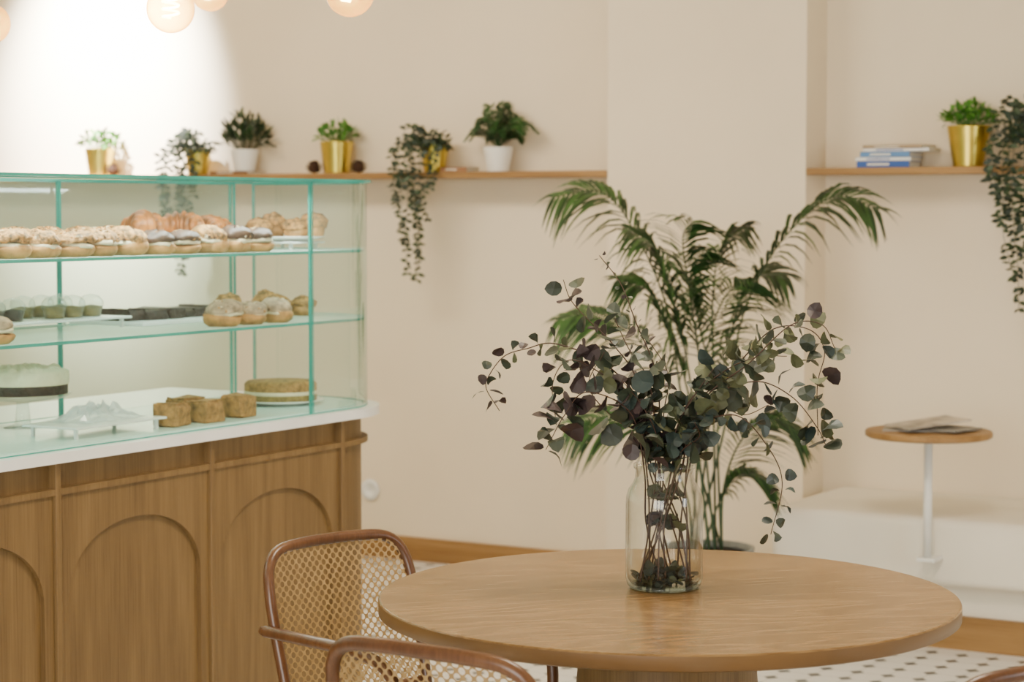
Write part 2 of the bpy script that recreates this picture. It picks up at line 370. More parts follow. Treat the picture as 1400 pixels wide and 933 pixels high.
for y in bat:
    b=MB(); box(b,FX-.016,FX+.009,y-.009,y+.009,.08,WZ-.002,0,.0015); cpart(b,'batten',OAK)
b=MB(); out=[(FX,YB,0)]+[(FX-RB+RB*math.cos(math.pi/2*i/14),YE-.02-RB+RB*math.sin(math.pi/2*i/14),math.pi/2*i/14) for i in range(15)]+[(-4.3,YE-.02,math.pi/2)]
vs=[];fs=[]
for x,y,a in out:
    nx,ny=math.cos(a),math.sin(a)
    for dn,zz in((-.014,.830),(.008,.830),(.008,.845),(-.014,.845)): vs.append((x+nx*dn,y+ny*dn,zz))
for i in range(len(out)-1):
    for j in range(4): k=(j+1)%4; fs.append([i*4+j,i*4+k,(i+1)*4+k,(i+1)*4+j])
b.add(vs,fs); cpart(b,'rail',OAK)
def archdoor(y0,y1):
    b=MB(); ya,yb=y0+.032,y1-.032; zt=.745; rise=.17; c=(ya+yb)/2; hw=(yb-ya)/2
    arc=[]
    for i in range(33):
        a=math.pi*i/32; q=2.1
        cx=math.copysign(abs(math.cos(a))**(2/q),math.cos(a)); sz=abs(math.sin(a))**(2/q)
        arc.append((c-hw*cx,zt-rise+rise*sz))
    top=[(y0+(y1-y0)*i/32,.830) for i in range(33)]
    xx0,xx1=FX-.014,FX-.001
    f=[];n=35
    inner=[(ya,.08)]+arc+[(yb,.08)]; outr=[(y0,.08)]+top+[(y1,.08)]
    vs=[(xx1,p[0],p[1]) for p in inner]+[(xx1,p[0],p[1]) for p in outr]+[(xx0,p[0],p[1]) for p in inner]
    for i in range(n-1): f.append([i,i+1,n+i+1,n+i]); f.append([i,2*n+i,2*n+i+1,i+1])
    b.add(vs,f)
    cpart(b,'arched_panel',OAK)
for a,c in zip(bat[:-1],bat[1:]): archdoor(a+.010,c-.010)
b=MB(); prism(b,[(x+3.8,y-3.5) for x,y in rounded(-4.33,FX+.035,YB,YE+.03,.31)],0,DZ-WZ)
tag(b.build('worktop',MARBLE,None,(-3.8,3.5,WZ),0,False),'white stone worktop slab with a rounded end on the oak counter','worktop')
TZ=1.575; S1=1.384; S2=1.189
dc=empty('display_case',(-3.7,3.5,DZ)); tag(dc,'glass pastry display case with green edges and a rounded corner','display case')
def dpart(mb,name,mats): return mb.build(name,mats,dc,(3.7,-3.5,-DZ),0,False)
def sheet(path,z0,z1,name,t=.008,mat=None,ew=.0035):
    b=MB(); n=len(path); vs=[(x,y,z0) for x,y in path]+[(x,y,z1) for x,y in path]
    b.add(vs,[[i,i+1,n+i+1,n+i] for i in range(n-1)],0)
    off=[]
    for i,(x,y) in enumerate(path):
        a=Vector(path[max(i-1,0)]);c=Vector(path[min(i+1,n-1)]); d=(c-a).normalized(); off.append((x-d.y*t,y+d.x*t))
    for zz in(z0,z1):
        vs=[(x,y,zz) for x,y in path]+[(x,y,zz) for x,y in off]
        b.add(vs,[[i,i+1,n+i+1,n+i] for i in range(n-1)],1)
        z2=zz+(ew if zz==z0 else -ew)
        vs=[(x+.0008,y+.0008,zz) for x,y in path]+[(x+.0008,y+.0008,z2) for x,y in path]
        b.add(vs,[[i,i+1,n+i+1,n+i] for i in range(n-1)],1)
    for i in(0,n-1):
        p,q=path[i],off[i]; b.add([(p[0],p[1],z0),(q[0],q[1],z0),(q[0],q[1],z1),(p[0],p[1],z1)],[[0,1,2,3]],1)
        j=1 if i==0 else n-2; d=(Vector(path[j])-Vector(p)).normalized()*.004
        b.add([(p[0]+.001,p[1]+.001,z0),(p[0]+d.x+.001,p[1]+d.y+.001,z0),(p[0]+d.x+.001,p[1]+d.y+.001,z1),(p[0]+.001,p[1]+.001,z1)],[[0,1,2,3]],1)
    return dpart(b,name,[mat or PANE,EDGE])
XB=-3.97; YP=5.09
cor=[(FX-RC+RC*math.cos(math.pi/2*i/24),YE-RC+RC*math.sin(math.pi/2*i/24)) for i in range(25)]
sheet([(FX,YB),(FX,4.738)],DZ,TZ,'front_glass')
o=sheet([(FX,4.745)]+cor+[(XB,YE)],DZ,TZ,'curved_glass',mat=CURVEG)
for p in o.data.polygons:
    if p.material_index==0: p.use_smooth=True
sheet([(XB,4.337),(XB,YB)],DZ,TZ,'sliding_door',mat=BACKG); sheet([(XB+.012,YP),(XB+.012,4.33)],DZ,TZ,'sliding_door',mat=BACKG)
def plate(x0,x1,y0,y1,r,z,t,name,mat=SHELFG):
    b=MB(); prism(b,rounded(x0,x1,y0,y1,r),z-t,z,0,0,True,1); dpart(b,name,[mat,EDGE])
plate(XB-.01,FX+.010,YB,YE+.010,RC,TZ+.007,.007,'top_glass',PANE)
plate(XB+.02,FX-.006,YB,YE-.006,RC-.006,S1,.008,'glass_shelf')
plate(XB+.02,FX-.006,YB,YE-.006,RC-.006,S2,.008,'glass_shelf')
b=MB(); prism(b,rounded(XB+.02,FX-.03,YB,YE-.03,RC-.02),DZ,DZ+.004); dpart(b,'deck',DECK)
for y in(4.337,YP):
    b=MB(); box(b,XB-.004,XB+.004,y-.003,y+.003,DZ,TZ); dpart(b,'corner_post',EDGE)
# ---------------------------------------------------------------- pastries
def riser(x0,x1,y0,y1,z0,z1,label):
    e=empty('serving_tray',((x0+x1)/2,(y0+y1)/2,z0)); tag(e,label,'tray')
    w,d,h=(x1-x0)/2,(y1-y0)/2,z1-z0
    b=MB(); box(b,-w,w,-d,d,h-.006,h,0,.002); b.build('tray_top',WHITE,e,smooth=False)
    for sx in(-1,1):
        for sy in(-1,1):
            b=MB(); box(b,sx*(w-.02)-.004,sx*(w-.02)+.004,sy*(d-.02)-.004,sy*(d-.02)+.004,0,h-.005); b.build('foot',WHITE,e,smooth=False)
    return e
def bun(topmat,label,rough=0,seed=0):
    e=empty('cream_bun',(0,0,-5)); 
    def blob(prof,mat,name,jit,sd):
        b=MB(); rev(b,prof,22); q=random.Random(sd+seed); ph=q.uniform(0,6); am=.08
        b.v=[(x*(1.06+am*math.sin(3*math.atan2(y,x)+ph))+q.uniform(-jit,jit),y*(.92+am*math.cos(2*math.atan2(y,x)+ph))+q.uniform(-jit,jit),z+q.uniform(-jit,jit)*.6+(.10*x if z>.02 else 0)*math.sin(ph)) for x,y,z in b.v]; b.build(name,mat,e)
    blob([(.001,0),(.033,0),(.043,.008),(.047,.018),(.045,.026),(.001,.027)],BUN,'bun_base',.0015,1)
    blob([(.001,.024),(.042,.024),(.0455,.028),(.042,.034),(.001,.034)],CREAM,'cream_filling',.003,2)
    blob([(.044,.032),(.047,.039),(.044,.048),(.035,.057),(.020,.063),(.001,.065)],topmat,'bun_top',.002+rough,3)
    b=MB(); q=random.Random(5+seed)
    for k in range(80 if rough else 30):
        a=q.uniform(0,6.28); rr=.044*q.random()**.5; zz=.0645-.9*rr*rr/.06; s_=q.uniform(.002,.005)
        box(b,rr*math.cos(a)-s_,rr*math.cos(a)+s_,rr*math.sin(a)-s_,rr*math.sin(a)+s_*.6,zz-.003,zz+.003,(0,0,1,2)[k%4],0,a,(rr*math.cos(a),rr*math.sin(a)))
    b.build('chopped_nuts',[NUT,CREAM,CHOC],e,smooth=False)
    return e
def remove(e):
    for c in list(e.children): bpy.data.objects.remove(c)
    bpy.data.objects.remove(e)
nutb=[bun(NUT,'',.003,s) for s in(0,11,23)]; chocb=[bun(CHOC,'',.002,5),bun(NUT,'',.003,17),bun(CHOC,'',.003,31)]
for i in range(-2,10):
    y=3.66+i*.105; q=R.uniform(.98,1.14)
    src=nutb[i%3] if i<4 else chocb[i%3]
    nut=(i<4 or i%3==1)
    o=copy_tree(src,(-3.50+R.uniform(-.010,.010),y,S1),R.uniform(-3,3),(q,q,R.uniform(.9,1.15))); tag(o,'split bun with cream filling and chopped nut topping' if nut else 'split bun with cream filling and dark chocolate glaze','pastry','cream buns on the upper glass shelf')
for i in range(-2,5):
    o=copy_tree(nutb[i%3],(-3.615,3.70+i*.108,S1),R.uniform(-3,3),(1.05,1.05,1.1)); tag(o,'split bun with cream filling and chopped nut topping','pastry','cream buns on the upper glass shelf')
glz=bun(DUST,'',0,77)
for i,y in enumerate((3.60,4.455,4.57,4.685)):
    o=copy_tree(glz,(-3.50,y,S2),i*.9,(1.05,1.05,(1,1.1,.95,1.05)[i])); o.name='filled_doughnut'; tag(o,'round cream-filled doughnut dusted with sugar','pastry','doughnuts on the middle glass shelf')
riser(-3.90,-3.70,4.10,4.90,S1,S1+.045,'white raised serving tray holding croissants')
def croissant():
    e=empty('croissant',(0,0,-5)); b=MB()
    path=[Vector((.02*math.cos(t*2.4)-.0,.055*math.sin(t*1.25)*1.1,.022)) for t in [x/16 for x in range(-16,17)]]
    tube(b,path,lambda t:.004+.026*math.sin(math.pi*t)**.7*(1+.16*math.sin(t*44)),12)
    b.build('crust',CROI,e); return e
cr=croissant()
for i,y in enumerate((4.42,4.52,4.62,4.72,4.80)):
    o=copy_tree(cr,(-3.80+R.uniform(-.03,.03),y,S1+.045),1.57+R.uniform(-.9,.9),(1.05,1.05,R.uniform(.9,1.3))); tag(o,'golden brown baked croissant on a raised white tray','croissant','croissants on the upper tray')
def plate_obj(loc,r,label):
    b=MB(); rev(b,[(.001,0),(r*.6,0),(r*.65,.004),(r,.012),(r,.015),(r*.64,.008),(.001,.006)],32); o=b.build('plate',CERAM,None,loc); tag(o,label,'plate'); return o
riser(-3.76,-3.60,4.90,5.06,S1,S1+.022,'small raised white tray under a plate')
plate_obj((-3.68,4.985,S1+.022),.11,'white round plate with nut pastries')
def nutcake():
    e=empty('nut_pastry',(0,0,-5)); b=MB(); rev(b,[(.001,0),(.026,0),(.032,.025),(.001,.026)],16); b.build('cake_base',BUN,e)
    b=MB(); rev(b,[(.034,.024),(.036,.034),(.024,.048),(.001,.054)],16); q=random.Random(3); b.v=[(x+q.uniform(-.004,.004),y+q.uniform(-.004,.004),z+q.uniform(-.004,.004)) for x,y,z in b.v]; b.build('nut_topping',NUT,e); return e
nc=nutcake()
for p in((-3.74,4.93,S1+.030),(-3.75,5.01,S1+.030),(-3.645,4.975,S1+.030),(-3.62,5.03,S1+.030),(-3.80,4.86,S2),(-3.76,4.98,S2),(-3.68,4.93,S2),(-3.66,5.03,S2)):
    o=copy_tree(nc,p,R.uniform(0,3),(1.1,1.1,R.uniform(1,1.4))); tag(o,'small pastry with a rough nut topping','pastry','nut pastries in the display case')
riser(-3.92,-3.68,3.60,4.30,S2,S2+.030,'white raised tray holding dessert cups')
def cup(fill):
    e=empty('dessert_cup',(0,0,-5)); b=MB(); rev(b,[(.001,0),(.024,0),(.031,.028)],18); b.build('cup_body',LIDG,e)
    b=MB(); rev(b,[(.001,.001),(.023,.001),(.0295,.026),(.001,.031)],18); b.build('dessert_filling',fill,e)
    b=MB(); rev(b,[(.033,.028),(.031,.042),(.020,.054),(.001,.059)],18); b.build('domed_lid',LIDG,e); return e
cu=cup(BROWNIE); cu2=cup(CAKE2)
for i in range(10):
    yy=3.84+(i//2)*.07+(.08 if i>3 else 0)+(i%2)*.03
    o=copy_tree(cu if i<4 else cu2,(-3.76 if i%2 else -3.84,yy,S2+.030)); tag(o,'clear dessert cup with dark chocolate filling and domed lid' if i<4 else 'clear dessert cup with pale green filling and domed lid','dessert','dessert cups on the raised tray')
b=MB(); box(b,-.13,.13,-.26,.26,0,.012,0,.003); bo=b.build('serving_board',WHITE,None,(-3.80,4.59,S2),0,False); tag(bo,'thin white serving board with dark brownies','board')
for i in range(7):
    b=MB(); h=R.uniform(.018,.028); box(b,-.07,.07,-.037,.037,0,h,0,.005); q=random.Random(i); b.v=[(x+q.uniform(-.005,.005),y_+q.uniform(-.005,.005),z+(q.uniform(-.003,.005) if z>.01 else 0)) for x,y_,z in b.v]
    o=b.build('brownie',BROWNIE,None,(-3.79+R.uniform(-.02,.02),4.375+i*.071,S2+.012),R.uniform(-.2,.2)); tag(o,'flat dark chocolate brownie slab on a white board','brownie','brownies on the serving board')
e=empty('cake_stand',(-3.835,4.05,DZ+.004)); tag(e,'low cake stand with a shallow plate','cake stand')
b=MB(); rev(b,[(.001,0),(.05,0),(.02,.01),(.015,.065),(.11,.078),(.125,.088),(.001,.082)],32); b.build('stand',LIDG,e)
e=empty('cream_cake',(-3.835,4.05,DZ+.092)); tag(e,'round cake with piped cream top on a stand','cake')
b=MB(); rev(b,[(.001,0),(.115,0),(.115,.05),(.001,.052)],32); b.build('cake_body',BROWNIE,e)
b=MB(); rev(b,[(.118,.025),(.119,.058),(.09,.066),(.001,.064)],32)
q=random.Random(4)
for i in range(34):
    a=q.uniform(0,6.28); rr=.1*q.random()**.5; rev(b,[(.020,0),(.014,.010),(.001,.015)],8,0,(rr*math.cos(a),rr*math.sin(a),.058))
b.build('cream_topping',CREAM,e)
riser(-3.68,-3.50,3.88,4.22,DZ+.004,DZ+.035,'low white tray covered with crumpled clear wrap')
b=MB(); q=random.Random(9); G=14; vs=[];fs=[]
for i in range(G):
    for j in range(G):
        u=i/(G-1)*2-1; v=j/(G-1)*2-1; vs.append((u*.07,v*.12,.004+max(0,(1-u*u)*(1-v*v))*q.uniform(.01,.055)))
for i in range(G-1):
    for j in range(G-1): fs.append([i*G+j,(i+1)*G+j,(i+1)*G+j+1,i*G+j+1])
b.add(vs,fs); tag(b.build('plastic_wrap',glass('clear_wrap',(.93,.96,.97),.6,2,.15,.15,.4,(.9,.93,.97)),None,(-3.59,4.05,DZ+.035),0,False),'crumpled clear plastic wrap over a tray','plastic wrap')
for i,y in enumerate((4.275,4.40,4.43,4.555)):
    b=MB(); box(b,-.036,.036,-.038,.038,0,.056,0,.006); q=random.Random(i); b.v=[(x+q.uniform(-.005,.005),y_+q.uniform(-.005,.005),z+(q.uniform(-.004,.008) if z>.03 else 0)) for x,y_,z in b.v]
    o=b.build('crumb_cake',CAKE,None,((-3.53,-3.52,-3.61,-3.53)[i],y,DZ+.004),R.uniform(-.2,.2),False); tag(o,'square golden crumb cake on the white deck','cake','crumb cakes on the display deck')
plate_obj((-3.66,4.92,DZ+.004),.125,'white round plate under a flat round cake')
e=empty('round_cake',(-3.66,4.92,DZ+.012)); tag(e,'flat round layered golden cake with a pale band on a plate','cake')
b=MB(); rev(b,[(.001,0),(.100,0),(.104,.006),(.104,.022)],40); b.build('cake_base',CAKE2,e)
b=MB(); rev(b,[(.104,.022),(.106,.027),(.104,.032)],40); b.build('cream_layer',CREAM,e)
b=MB(); rev(b,[(.104,.032),(.104,.052),(.096,.060),(.05,.063),(.001,.063)],40); b.build('cake_top',CAKE,e)
for x in nutb+chocb+[glz,cr,nc,cu,cu2]: remove(x)

# ---------------------------------------------------------------- table
TX,TY=-1.809,3.681
t=empty('round_table',(TX,TY,0)); tag(t,'large round oak table with a conical pedestal','table')
r=.562
b=MB(); rev(b,[(.001,0),(r-.006,0),(r,.003),(r,.028)],160,1); rev(b,[(r,.028),(r-.0015,.0305),(r-.004,.031)],160,0)
n=160; b.add([((r-.004)*math.cos(2*math.pi*j/n),(r-.004)*math.sin(2*math.pi*j/n),.031) for j in range(n)],[list(range(n))])
o=b.build('table_top',[OAKT,OAKE],t,(0,0,.719)); o.rotation_euler[2]=YAW+.25
for p in o.data.polygons: p.use_smooth=abs(p.normal.z)<.5
b=MB(); rev(b,[(.001,0),(.26,0),(.265,.012),(.20,.30),(.175,.60),(.175,.66),(.19,.719)],64); b.build('pedestal',OAK,t)

# ---------------------------------------------------------------- chairs
def chair():
    e=empty('dining_armchair',(0,0,0))
    yb=lambda z:-.20-.243*(z-.45)
    half=[(-.185,-.16,0),(-.195,-.185,.25),(-.2,yb(.45),.45),(-.205,yb(.62),.62),(-.205,yb(.70),.70),(-.192,yb(.755)-.004,.755),(-.155,yb(.785)-.010,.785),(-.08,yb(.79)-.018,.793)]
    pts=half+[(0,yb(.79)-.021,.794)]+[(-x,y,z) for x,y,z in half[::-1]]
    b=MB(); tube(b,cat(pts,90),.0125,10); b.build('back_frame',BEECH,e)
    b=MB(); G=24; H=20; vs=[];fs=[]
    for j in range(H+1):
        z=.475+.312*j/H
        hw=.198 if z<.70 else .198-.07*(1-math.sqrt(max(0,1-((z-.70)/.09)**2)))-.002
        for i in range(G+1):
            u=i/G*2-1; vs.append((u*hw,yb(z)-.019*(1-u*u)*(z-.45)/.35,z))
    for j in range(H):
        for i in range(G): fs.append([j*(G+1)+i,j*(G+1)+i+1,(j+1)*(G+1)+i+1,(j+1)*(G+1)+i])
    b.add(vs,fs); b.build('backrest',CANEB,e)
    b=MB(); tube(b,cat([(-.2,yb(.475),.475),(0,yb(.475)-.003,.475),(.2,yb(.475),.475)],10),.010,8); b.build('back_rail',BEECH,e)
    ring=[]
    for i in range(49):
        a=2*math.pi*i/48; q=3.2
        ring.append(Vector((.225*math.copysign(abs(math.cos(a))**(2/q),math.cos(a)),.01+.215*math.copysign(abs(math.sin(a))**(2/q),math.sin(a)),.455)))
    b=MB(); tube(b,ring,.016,8,caps=False); b.build('seat_frame',BEECH,e)
    b=MB(); b.add([(v.x*.97,v.y*.97,.457) for v in ring[:-1]],[list(range(48))]); b.build('seat',CANES,e,smooth=False)
    for sx in(-1,1):
        b=MB(); tube(b,cat([(sx*.195,.19,0),(sx*.2,.195,.25),(sx*.2,.19,.455)],12),lambda t:.011+.004*t,10); b.build('front_leg',BEECH,e)
        b=MB(); tube(b,cat([(sx*.223,-.265,.628),(sx*.228,-.22,.630),(sx*.236,-.1,.634),(sx*.236,.04,.634),(sx*.23,.13,.615),(sx*.222,.165,.56),(sx*.216,.17,.47)],40),lambda t:.0125 if t>.03 else .010,10); b.build('armrest',BEECH,e)
    return e
ch=chair(); tag(ch,'bentwood armchair with woven cane back, facing the table','chair','cane armchairs around the table')
ch.location=(-2.330,3.612,0); ch.rotation_euler[2]=math.radians(-106.0)
copy_tree(ch,(-1.765,3.058,0),math.radians(-3.5),(1,1,1.02),label='bentwood cane armchair seen from behind, tucked at the table')
copy_tree(ch,(-1.165,3.315,0),math.radians(62),(1,1,1.01),label='bentwood armchair with only its top rail showing')
ch.scale=(.94,1,1)

# ---------------------------------------------------------------- jar + eucalyptus
JX,JY,JZ=-1.849,3.747,.75
j=empty('glass_jar',(JX,JY,JZ)); tag(j,'clear glass jar vase with a wide mouth on the table','vase')
b=MB(); rev(b,[(.001,.004),(.066,.003),(.073,.008),(.0765,.02),(.0765,.168),(.0755,.182),(.071,.197),(.062,.210),(.058,.219),(.057,.236),(.0615,.240),(.0615,.247),(.057,.249)],72); b.build('jar_body',JARG,j)
b=MB(); rev(b,[(.057,.249),(.0540,.222),(.059,.209),(.0675,.195),(.0715,.180),(.0725,.168),(.0725,.02),(.066,.010),(.001,.009)],72); b.build('jar_inner_wall',JARG,j)
b=MB(); rev(b,[(.001,.001),(.066,.001),(.072,.006),(.068,.009),(.001,.009)],56); b.build('jar_base',glass('thick_jar_base',(.75,.83,.79),.5,3,.05,.05,.08),j)
b=MB()
for i in range(90):
    a=R.uniform(0,6.28); rr=.054*R.random()**.5; disc(b,Vector((rr*math.cos(a),rr*math.sin(a),R.uniform(.014,.034))),rv(1),Vector((0,0,1))+rv(.6),R.uniform(.008,.015),R.choice((0,2,3,3)))
fl=b.build('fallen_leaves',EU,None,(JX,JY,JZ),YAW,False); tag(fl,'heap of fallen dark leaves at the bottom of the jar','leaves',None,'stuff')
br=[ # points a,b,z ; leaf radius start/end ; palette
 ([(-.04,.02,.352),(-.113,.03,.44),(-.214,.02,.483),(-.272,0,.475),(-.316,-.01,.461),(-.345,-.01,.425),(-.352,0,.396),(-.326,.0,.352)],.021,.013,(0,2,1),.34),
 ([(-.07,-.05,.352),(-.156,-.08,.396),(-.2,-.09,.352),(-.236,-.09,.285)],.027,.023,(1,1,0),.2),
 ([(-.06,-.02,.37),(-.13,-.03,.43),(-.19,-.04,.455),(-.222,-.05,.41),(-.215,-.06,.33)],.026,.021,(1,0,3),.2),
 ([(-.012,.05,.41),(-.055,.06,.526),(-.084,.07,.6),(-.127,.07,.657)],.010,.006,(0,1,2),.3),
 ([(-.05,.02,.40),(-.10,.03,.48),(-.15,.03,.53),(-.185,.03,.57),(-.2,.03,.61)],.018,.019,(1,0,1),.5),
 ([(-.03,-.02,.40),(-.075,-.03,.48),(-.105,-.04,.545)],.026,.020,(0,0,1),.2),
 ([(.06,.03,.352),(.148,.05,.44),(.22,.06,.51),(.29,.05,.51),(.32,.04,.468),(.305,.03,.4),(.307,.03,.30)],.023,.020,(2,0,2),.3),
 ([(.07,-.03,.37),(.16,-.05,.45),(.24,-.06,.525),(.30,-.06,.525),(.325,-.06,.48)],.022,.017,(2,0,2),.35),
 ([(.09,0,.37),(.177,.0,.41),(.25,.0,.38),(.30,0,.32),(.32,0,.28)],.022,.023,(0,3,0),.25),
 ([(.05,-.06,.32),(.13,-.09,.352),(.19,-.10,.294),(.22,-.10,.222),(.2,-.09,.12)],.019,.014,(3,3,0),.3),
 ([(.02,-.04,.32),(.05,-.05,.38),(.09,-.06,.44)],.027,.024,(3,0,2),.1),
 ([(-.02,-.05,.31),(-.05,-.06,.37),(-.09,-.08,.42)],.027,.024,(1,3,0),.1),
 ([(.03,-.06,.28),(.06,-.09,.31),(.05,-.11,.34)],.027,.022,(3,0,3),.1),
 ([(.0,.03,.34),(.01,.05,.42),(-.03,.06,.49)],.024,.018,(0,1,0),.1),
 ([(-.02,.0,.30),(-.09,.0,.33),(-.15,-.01,.40),(-.12,-.02,.47)],.026,.022,(1,0,1),.1),
 ([(.03,.0,.33),(.10,.03,.36),(.16,.04,.34),(.21,.04,.36)],.024,.019,(3,2,0),.15),
 ([(.04,-.02,.36),(.11,-.03,.43),(.18,-.02,.46),(.24,.0,.46)],.022,.018,(2,2,0),.2),
]
for i,(pts,r0,r1,pal,stp) in enumerate(br):
    a=i*2.399; p0=Vector(pts[0])
    bs=Vector((math.cos(i*1.7)*.052,.045*math.sin(a),.020))
    mo=Vector((p0.x*.6,p0.y*.5,.235)); k=Vector((mo.x,mo.y)).length
    if k>.048: mo.x*=.048/k; mo.y*=.048/k
    md=bs.lerp(mo,.5)+Vector((math.cos(i*2.9)*.012,0,0))
    P=cat([bs,md,mo]+pts,70)
    b=MB(); tube(b,P,lambda t:.0019-.0011*t,6); o=b.build('eucalyptus_branch',STEM,None,(JX,JY,JZ),YAW)
    tag(o,'dried eucalyptus branch with round plum and grey-green leaves in the jar' if pal[0]==1 else 'eucalyptus branch with round green leaves in the jar','branch','eucalyptus branches in the jar')
    b=MB(); last=0; L=0
    tot=sum((P[k+1]-P[k]).length for k in range(70))
    for k in range(1,71):
        L+=(P[k]-P[k-1]).length; f=L/tot
        if P[k].z<.12: continue
        inside=P[k].z<.25 and math.hypot(P[k].x,P[k].y)<.08
        if L-last < ((.05 if inside else .0235)): continue
        if inside and R.random()<.4: last=L; continue
        if not inside and f<stp: continue
        last=L; t_=(P[k]-P[k-1]).normalized(); rad=.94*(r0+(r1-r0)*f)*R.uniform(.7,1.15)*(.6 if inside else 1)
        ang=R.uniform(0,3.14)
        o1=t_.orthogonal().normalized(); o2=t_.cross(o1)
        for sg in(-1,1):
            if R.random()<.08: continue
            dd=(o1*math.cos(ang)+o2*math.sin(ang))*sg+t_*R.uniform(.1,.6)
            if inside: dd=Vector((-P[k].x,-P[k].y,.02))+rv(.02); 
            n_=t_*.7+rv(1.0)
            q0=P[k]+dd.normalized()*(.002 if inside else .006)
            disc(b,q0,dd,n_,rad,pal[R.randrange(3)] if R.random()>.12 else R.randrange(4))
    b.build('leaves',EU,o,smooth=False)

# ---------------------------------------------------------------- palm
PX,PY=-3.055,6.52
e=empty('potted_palm',(PX,PY,0),YAW); tag(e,'tall green palm with feathery fronds in a grey planter','plant')
b=MB(); rev(b,[(.001,0),(.12,0),(.125,.01),(.160,.335),(.162,.35),(.152,.35),(.148,.33)],48); b.build('pot',GREYP,e)
b=MB(); rev(b,[(.15,.325),(.001,.328)],32); b.build('soil',SOIL,e)
FR=[([(-.08,0,.82),(-.14,0,1.165),(-.26,0,1.44),(-.37,0,1.557),(-.52,-.02,1.54)],.30,.45),
 ([(.07,0,.82),(.11,0,1.115),(.21,0,1.34),(.34,0,1.49),(.447,0,1.545),(.566,0,1.50)],.29,.45),
 ([(-.06,-.03,.9),(-.12,-.06,1.18),(-.18,-.1,1.36),(-.27,-.12,1.43)],.30,.35),
 ([(0.02,.03,.97),(.02,.05,1.20),(.05,.08,1.37),(.14,.1,1.44)],.30,.35),
 ([(-.07,-.02,.52),(-.17,-.05,.72),(-.32,-.06,.80),(-.46,-.06,.78)],.28,.35),
 ([(.05,-.05,.55),(.10,-.1,.72),(.20,-.12,.80),(.29,-.13,.76)],.27,.35),
 ([(-.08,.05,.72),(-.22,.1,1.04),(-.37,.12,1.14),(-.50,.12,1.12)],.25,.4),
 ([(.04,.0,.50),(.11,.0,.60),(.20,-.02,.58)],.22,.35),
 ([(.04,.05,.8),(.10,.1,1.12),(.18,.14,1.27),(.28,.16,1.27)],.26,.35),
 ([(-.03,-.05,.9),(-.07,-.1,1.2),(-.10,-.15,1.40),(-.07,-.2,1.46)],.30,.35),
 ([(-.02,-.03,.85),(0.0,-.08,1.08),(.05,-.14,1.22),(.12,-.18,1.26)],.30,.35),
 ([(-.05,.02,.8),(-.12,.0,1.05),(-.20,-.04,1.22),(-.30,-.06,1.26)],.30,.35),
 ([(.01,.02,.85),(-.03,.04,1.12),(-.06,.02,1.28),(-.02,-.03,1.36)],.28,.35)]
for i,(pts,LL,s0) in enumerate(FR):
    a=i*2.4; P=cat([(.055*math.cos(a),.055*math.sin(a),.32)]+pts,46)
    b=MB(); tube(b,P,lambda t:.0046-.0034*t,6,0)
    for k in range(int(46*s0),47):
        f=(k-46*s0)/(46*(1-s0)); t_=(P[k]-P[k-1]).normalized(); B_=t_.cross(Vector((0,0,1))).normalized(); U=B_.cross(t_)
        l=LL*(.5+.7*math.sin(math.pi*min(1,.15+f*.8)))*(1-.4*f)
        for sg in(-1,1):
            d=(t_*R.uniform(.50,.62)+B_*sg*R.uniform(.55,.8)+U*(R.uniform(.30,.42) if sg>0 else R.uniform(-.35,-.1))).normalized(); w=.0068
            g=R.uniform(.50,.65)
            pts5=[P[k]+d*l*q+Vector((0,0,-1))*l*g*q**2.0 for q in(0,.25,.5,.75,1)]
            sd=d.cross(Vector((0,0,1)));sd=(sd.normalized() if sd.length>.01 else B_)+U*.7; sd=sd.normalized()
            vs=[];ws=(.35,1,.95,.6,.05)
            for p_,w_ in zip(pts5,ws): vs+= [p_-sd*w*w_,p_+sd*w*w_]
            b.add(vs,[[2*q,2*q+1,2*q+3,2*q+2] for q in range(4)],1 if R.random()<.4 else 0)
    b.build('frond',PALM,e,smooth=False)

# ---------------------------------------------------------------- side table on bench
sx,sy=-2.373,6.80
e=empty('side_table',(sx,sy,.30)); tag(e,'small round wooden side table on a white post','table')
b=MB(); rev(b,[(.001,.436),(.2,.436),(.21,.442),(.21,.456),(.207,.460),(.001,.460)],64); o=b.build('table_top',OAKS,e,smooth=False)
b=MB(); tube(b,[Vector((0,0,.03)),Vector((0,0,.44))],.0145,20); tube(b,[Vector((0,0,.425)),Vector((0,0,.436))],.04,24); b.build('post',WHITE,e)
b=MB(); box(b,-.032,.032,-.02,.073,.016,.03,0,.004); b.build('bracket',WHITE,e,smooth=False)
for i,(dx,dy,rz,m) in enumerate(((-.03,0,.3,PAPER),(.03,.01,-.25,pm('grey_magazine',(.20,.19,.17),.5,var=.4,scale=16)),(.0,-.01,.9,PAPER))):
    b=MB(); box(b,-.12,.12,-.08,.08,0,.006,0,.001)
    if i==2: b.v=[(x,y,z+max(0,x-.03)*.25) for x,y,z in b.v]
    o=b.build('magazine',m,None,(sx+dx,sy+dy,.760+i*.0062),rz,False); tag(o,'open magazine lying on the small round side table','magazine','magazines on the side table')

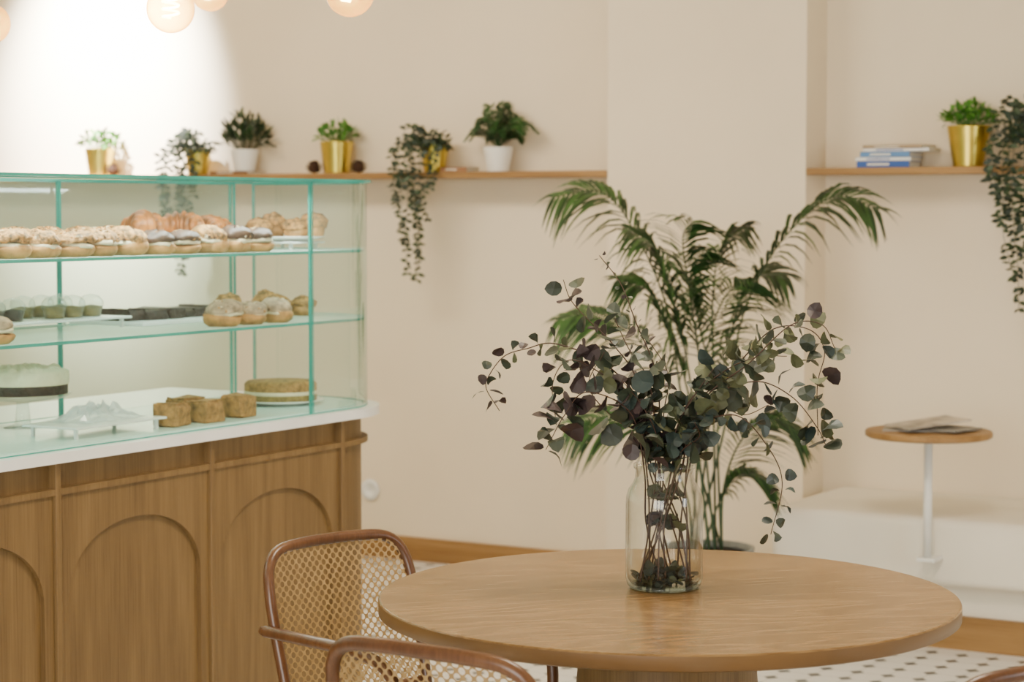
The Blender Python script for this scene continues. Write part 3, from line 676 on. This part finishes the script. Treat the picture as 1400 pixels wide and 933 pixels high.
# ---------------------------------------------------------------- pendant bulbs
def pendant(loc,r):
    e=empty('pendant_bulb',loc); tag(e,'clear round glass pendant bulb with glowing filament','lamp','glass globe pendant bulbs')
    b=MB(); rev(b,[(r*math.sin(math.pi*i/24)+.0001,-r*math.cos(math.pi*i/24)) for i in range(23)],32); b.build('glass_globe',BULBG,e)
    b=MB(); rev(b,[(.001,r+.045),(.016,r+.045),(.018,r-.004),(.001,r-.004)],20); b.build('socket',BRASS,e)
    b=MB(); tube(b,[Vector((0,0,r+.04)),Vector((0,0,3.1-loc[2]))],.003,6); b.build('cord',BLACKM,e)
    b=MB(); pts=[]
    for i in range(41): t=i/40; pts.append(Vector((r*.34*math.cos(t*18),r*.34*math.sin(t*18),r*.5-t*r*.9)))
    tube(b,pts,.0026,5); b.build('filament',FIL,e)
    L=bpy.data.lights.new('bulb_glow','POINT'); L.energy=3; L.color=(1,.66,.32); L.shadow_soft_size=.02
    o=bpy.data.objects.new('bulb_glow',L); COL.objects.link(o); o.parent=e; o.location=(0,0,0)
pendant((-3.09,3.752,1.948),.054); pendant((-2.743,3.956,1.985),.055); pendant((-3.44,3.547,1.915),.045); pendant((-3.453,4.35,2.055),.048)

# ---------------------------------------------------------------- lights
def area(name,loc,target,sx,sy,en,col):
    L=bpy.data.lights.new(name,'AREA'); L.shape='RECTANGLE'; L.size=sx; L.size_y=sy; L.energy=en; L.color=col
    o=bpy.data.objects.new(name,L); COL.objects.link(o); o.location=loc
    o.rotation_euler=(Vector(target)-Vector(loc)).to_track_quat('-Z','Y').to_euler(); return o
area('ceiling_light_table',(-1.5,3.9,3.05),(-1.5,3.9,0),1.0,1.0,85,(1,.87,.68))
area('ceiling_light_wall',(-4.9,5.0,3.05),(-4.9,6.6,0),2.0,.6,100,(1,.88,.70))
area('window_daylight',(-1.0,-1.8,1.5),(-4.3,7,.6),3.2,2.0,230,(1,.97,.90))  # added soft fill from the open front side; no window stands there
area('window_side',(2.9,4.2,1.6),(-3,7.0,1.2),1.8,1.6,85,(.80,.90,1))
o=area('case_light',(FX-.05,3.4,TZ-.02),(FX-.22,3.4,DZ),.03,3.0,25,(.86,1,.95)); o.rotation_euler=(0,math.radians(18),0)
def spot(name,loc,target,en,ang,blend,col,rad=.05):
    L=bpy.data.lights.new(name,'SPOT'); L.energy=en; L.spot_size=math.radians(ang); L.spot_blend=blend; L.color=col; L.shadow_soft_size=rad
    o=bpy.data.objects.new(name,L); COL.objects.link(o); o.location=loc
    o.rotation_euler=(Vector(target)-Vector(loc)).to_track_quat('-Z','Y').to_euler()
spot('wall_spot',(-6.50,6.5,3.02),(-6.60,7.54,2.15),3000,60,1.0,(1,.98,.93))
w=bpy.data.worlds.new('world'); bpy.context.scene.world=w; w.use_nodes=True
bg=w.node_tree.nodes['Background']; bg.inputs['Color'].default_value=(1,.95,.86,1); bg.inputs['Strength'].default_value=.5
# ---------------------------------------------------------------- camera
c=bpy.data.cameras.new('camera'); c.sensor_width=36; c.lens=2900/1400*36; c.clip_start=.05
co=bpy.data.objects.new('camera',c); COL.objects.link(co); co.location=(0,0,1.5)
co.rotation_euler=(math.radians(90-3.57),0,YAW)
c.dof.use_dof=True; c.dof.focus_distance=4.15; c.dof.aperture_fstop=5.2
bpy.context.scene.camera=co
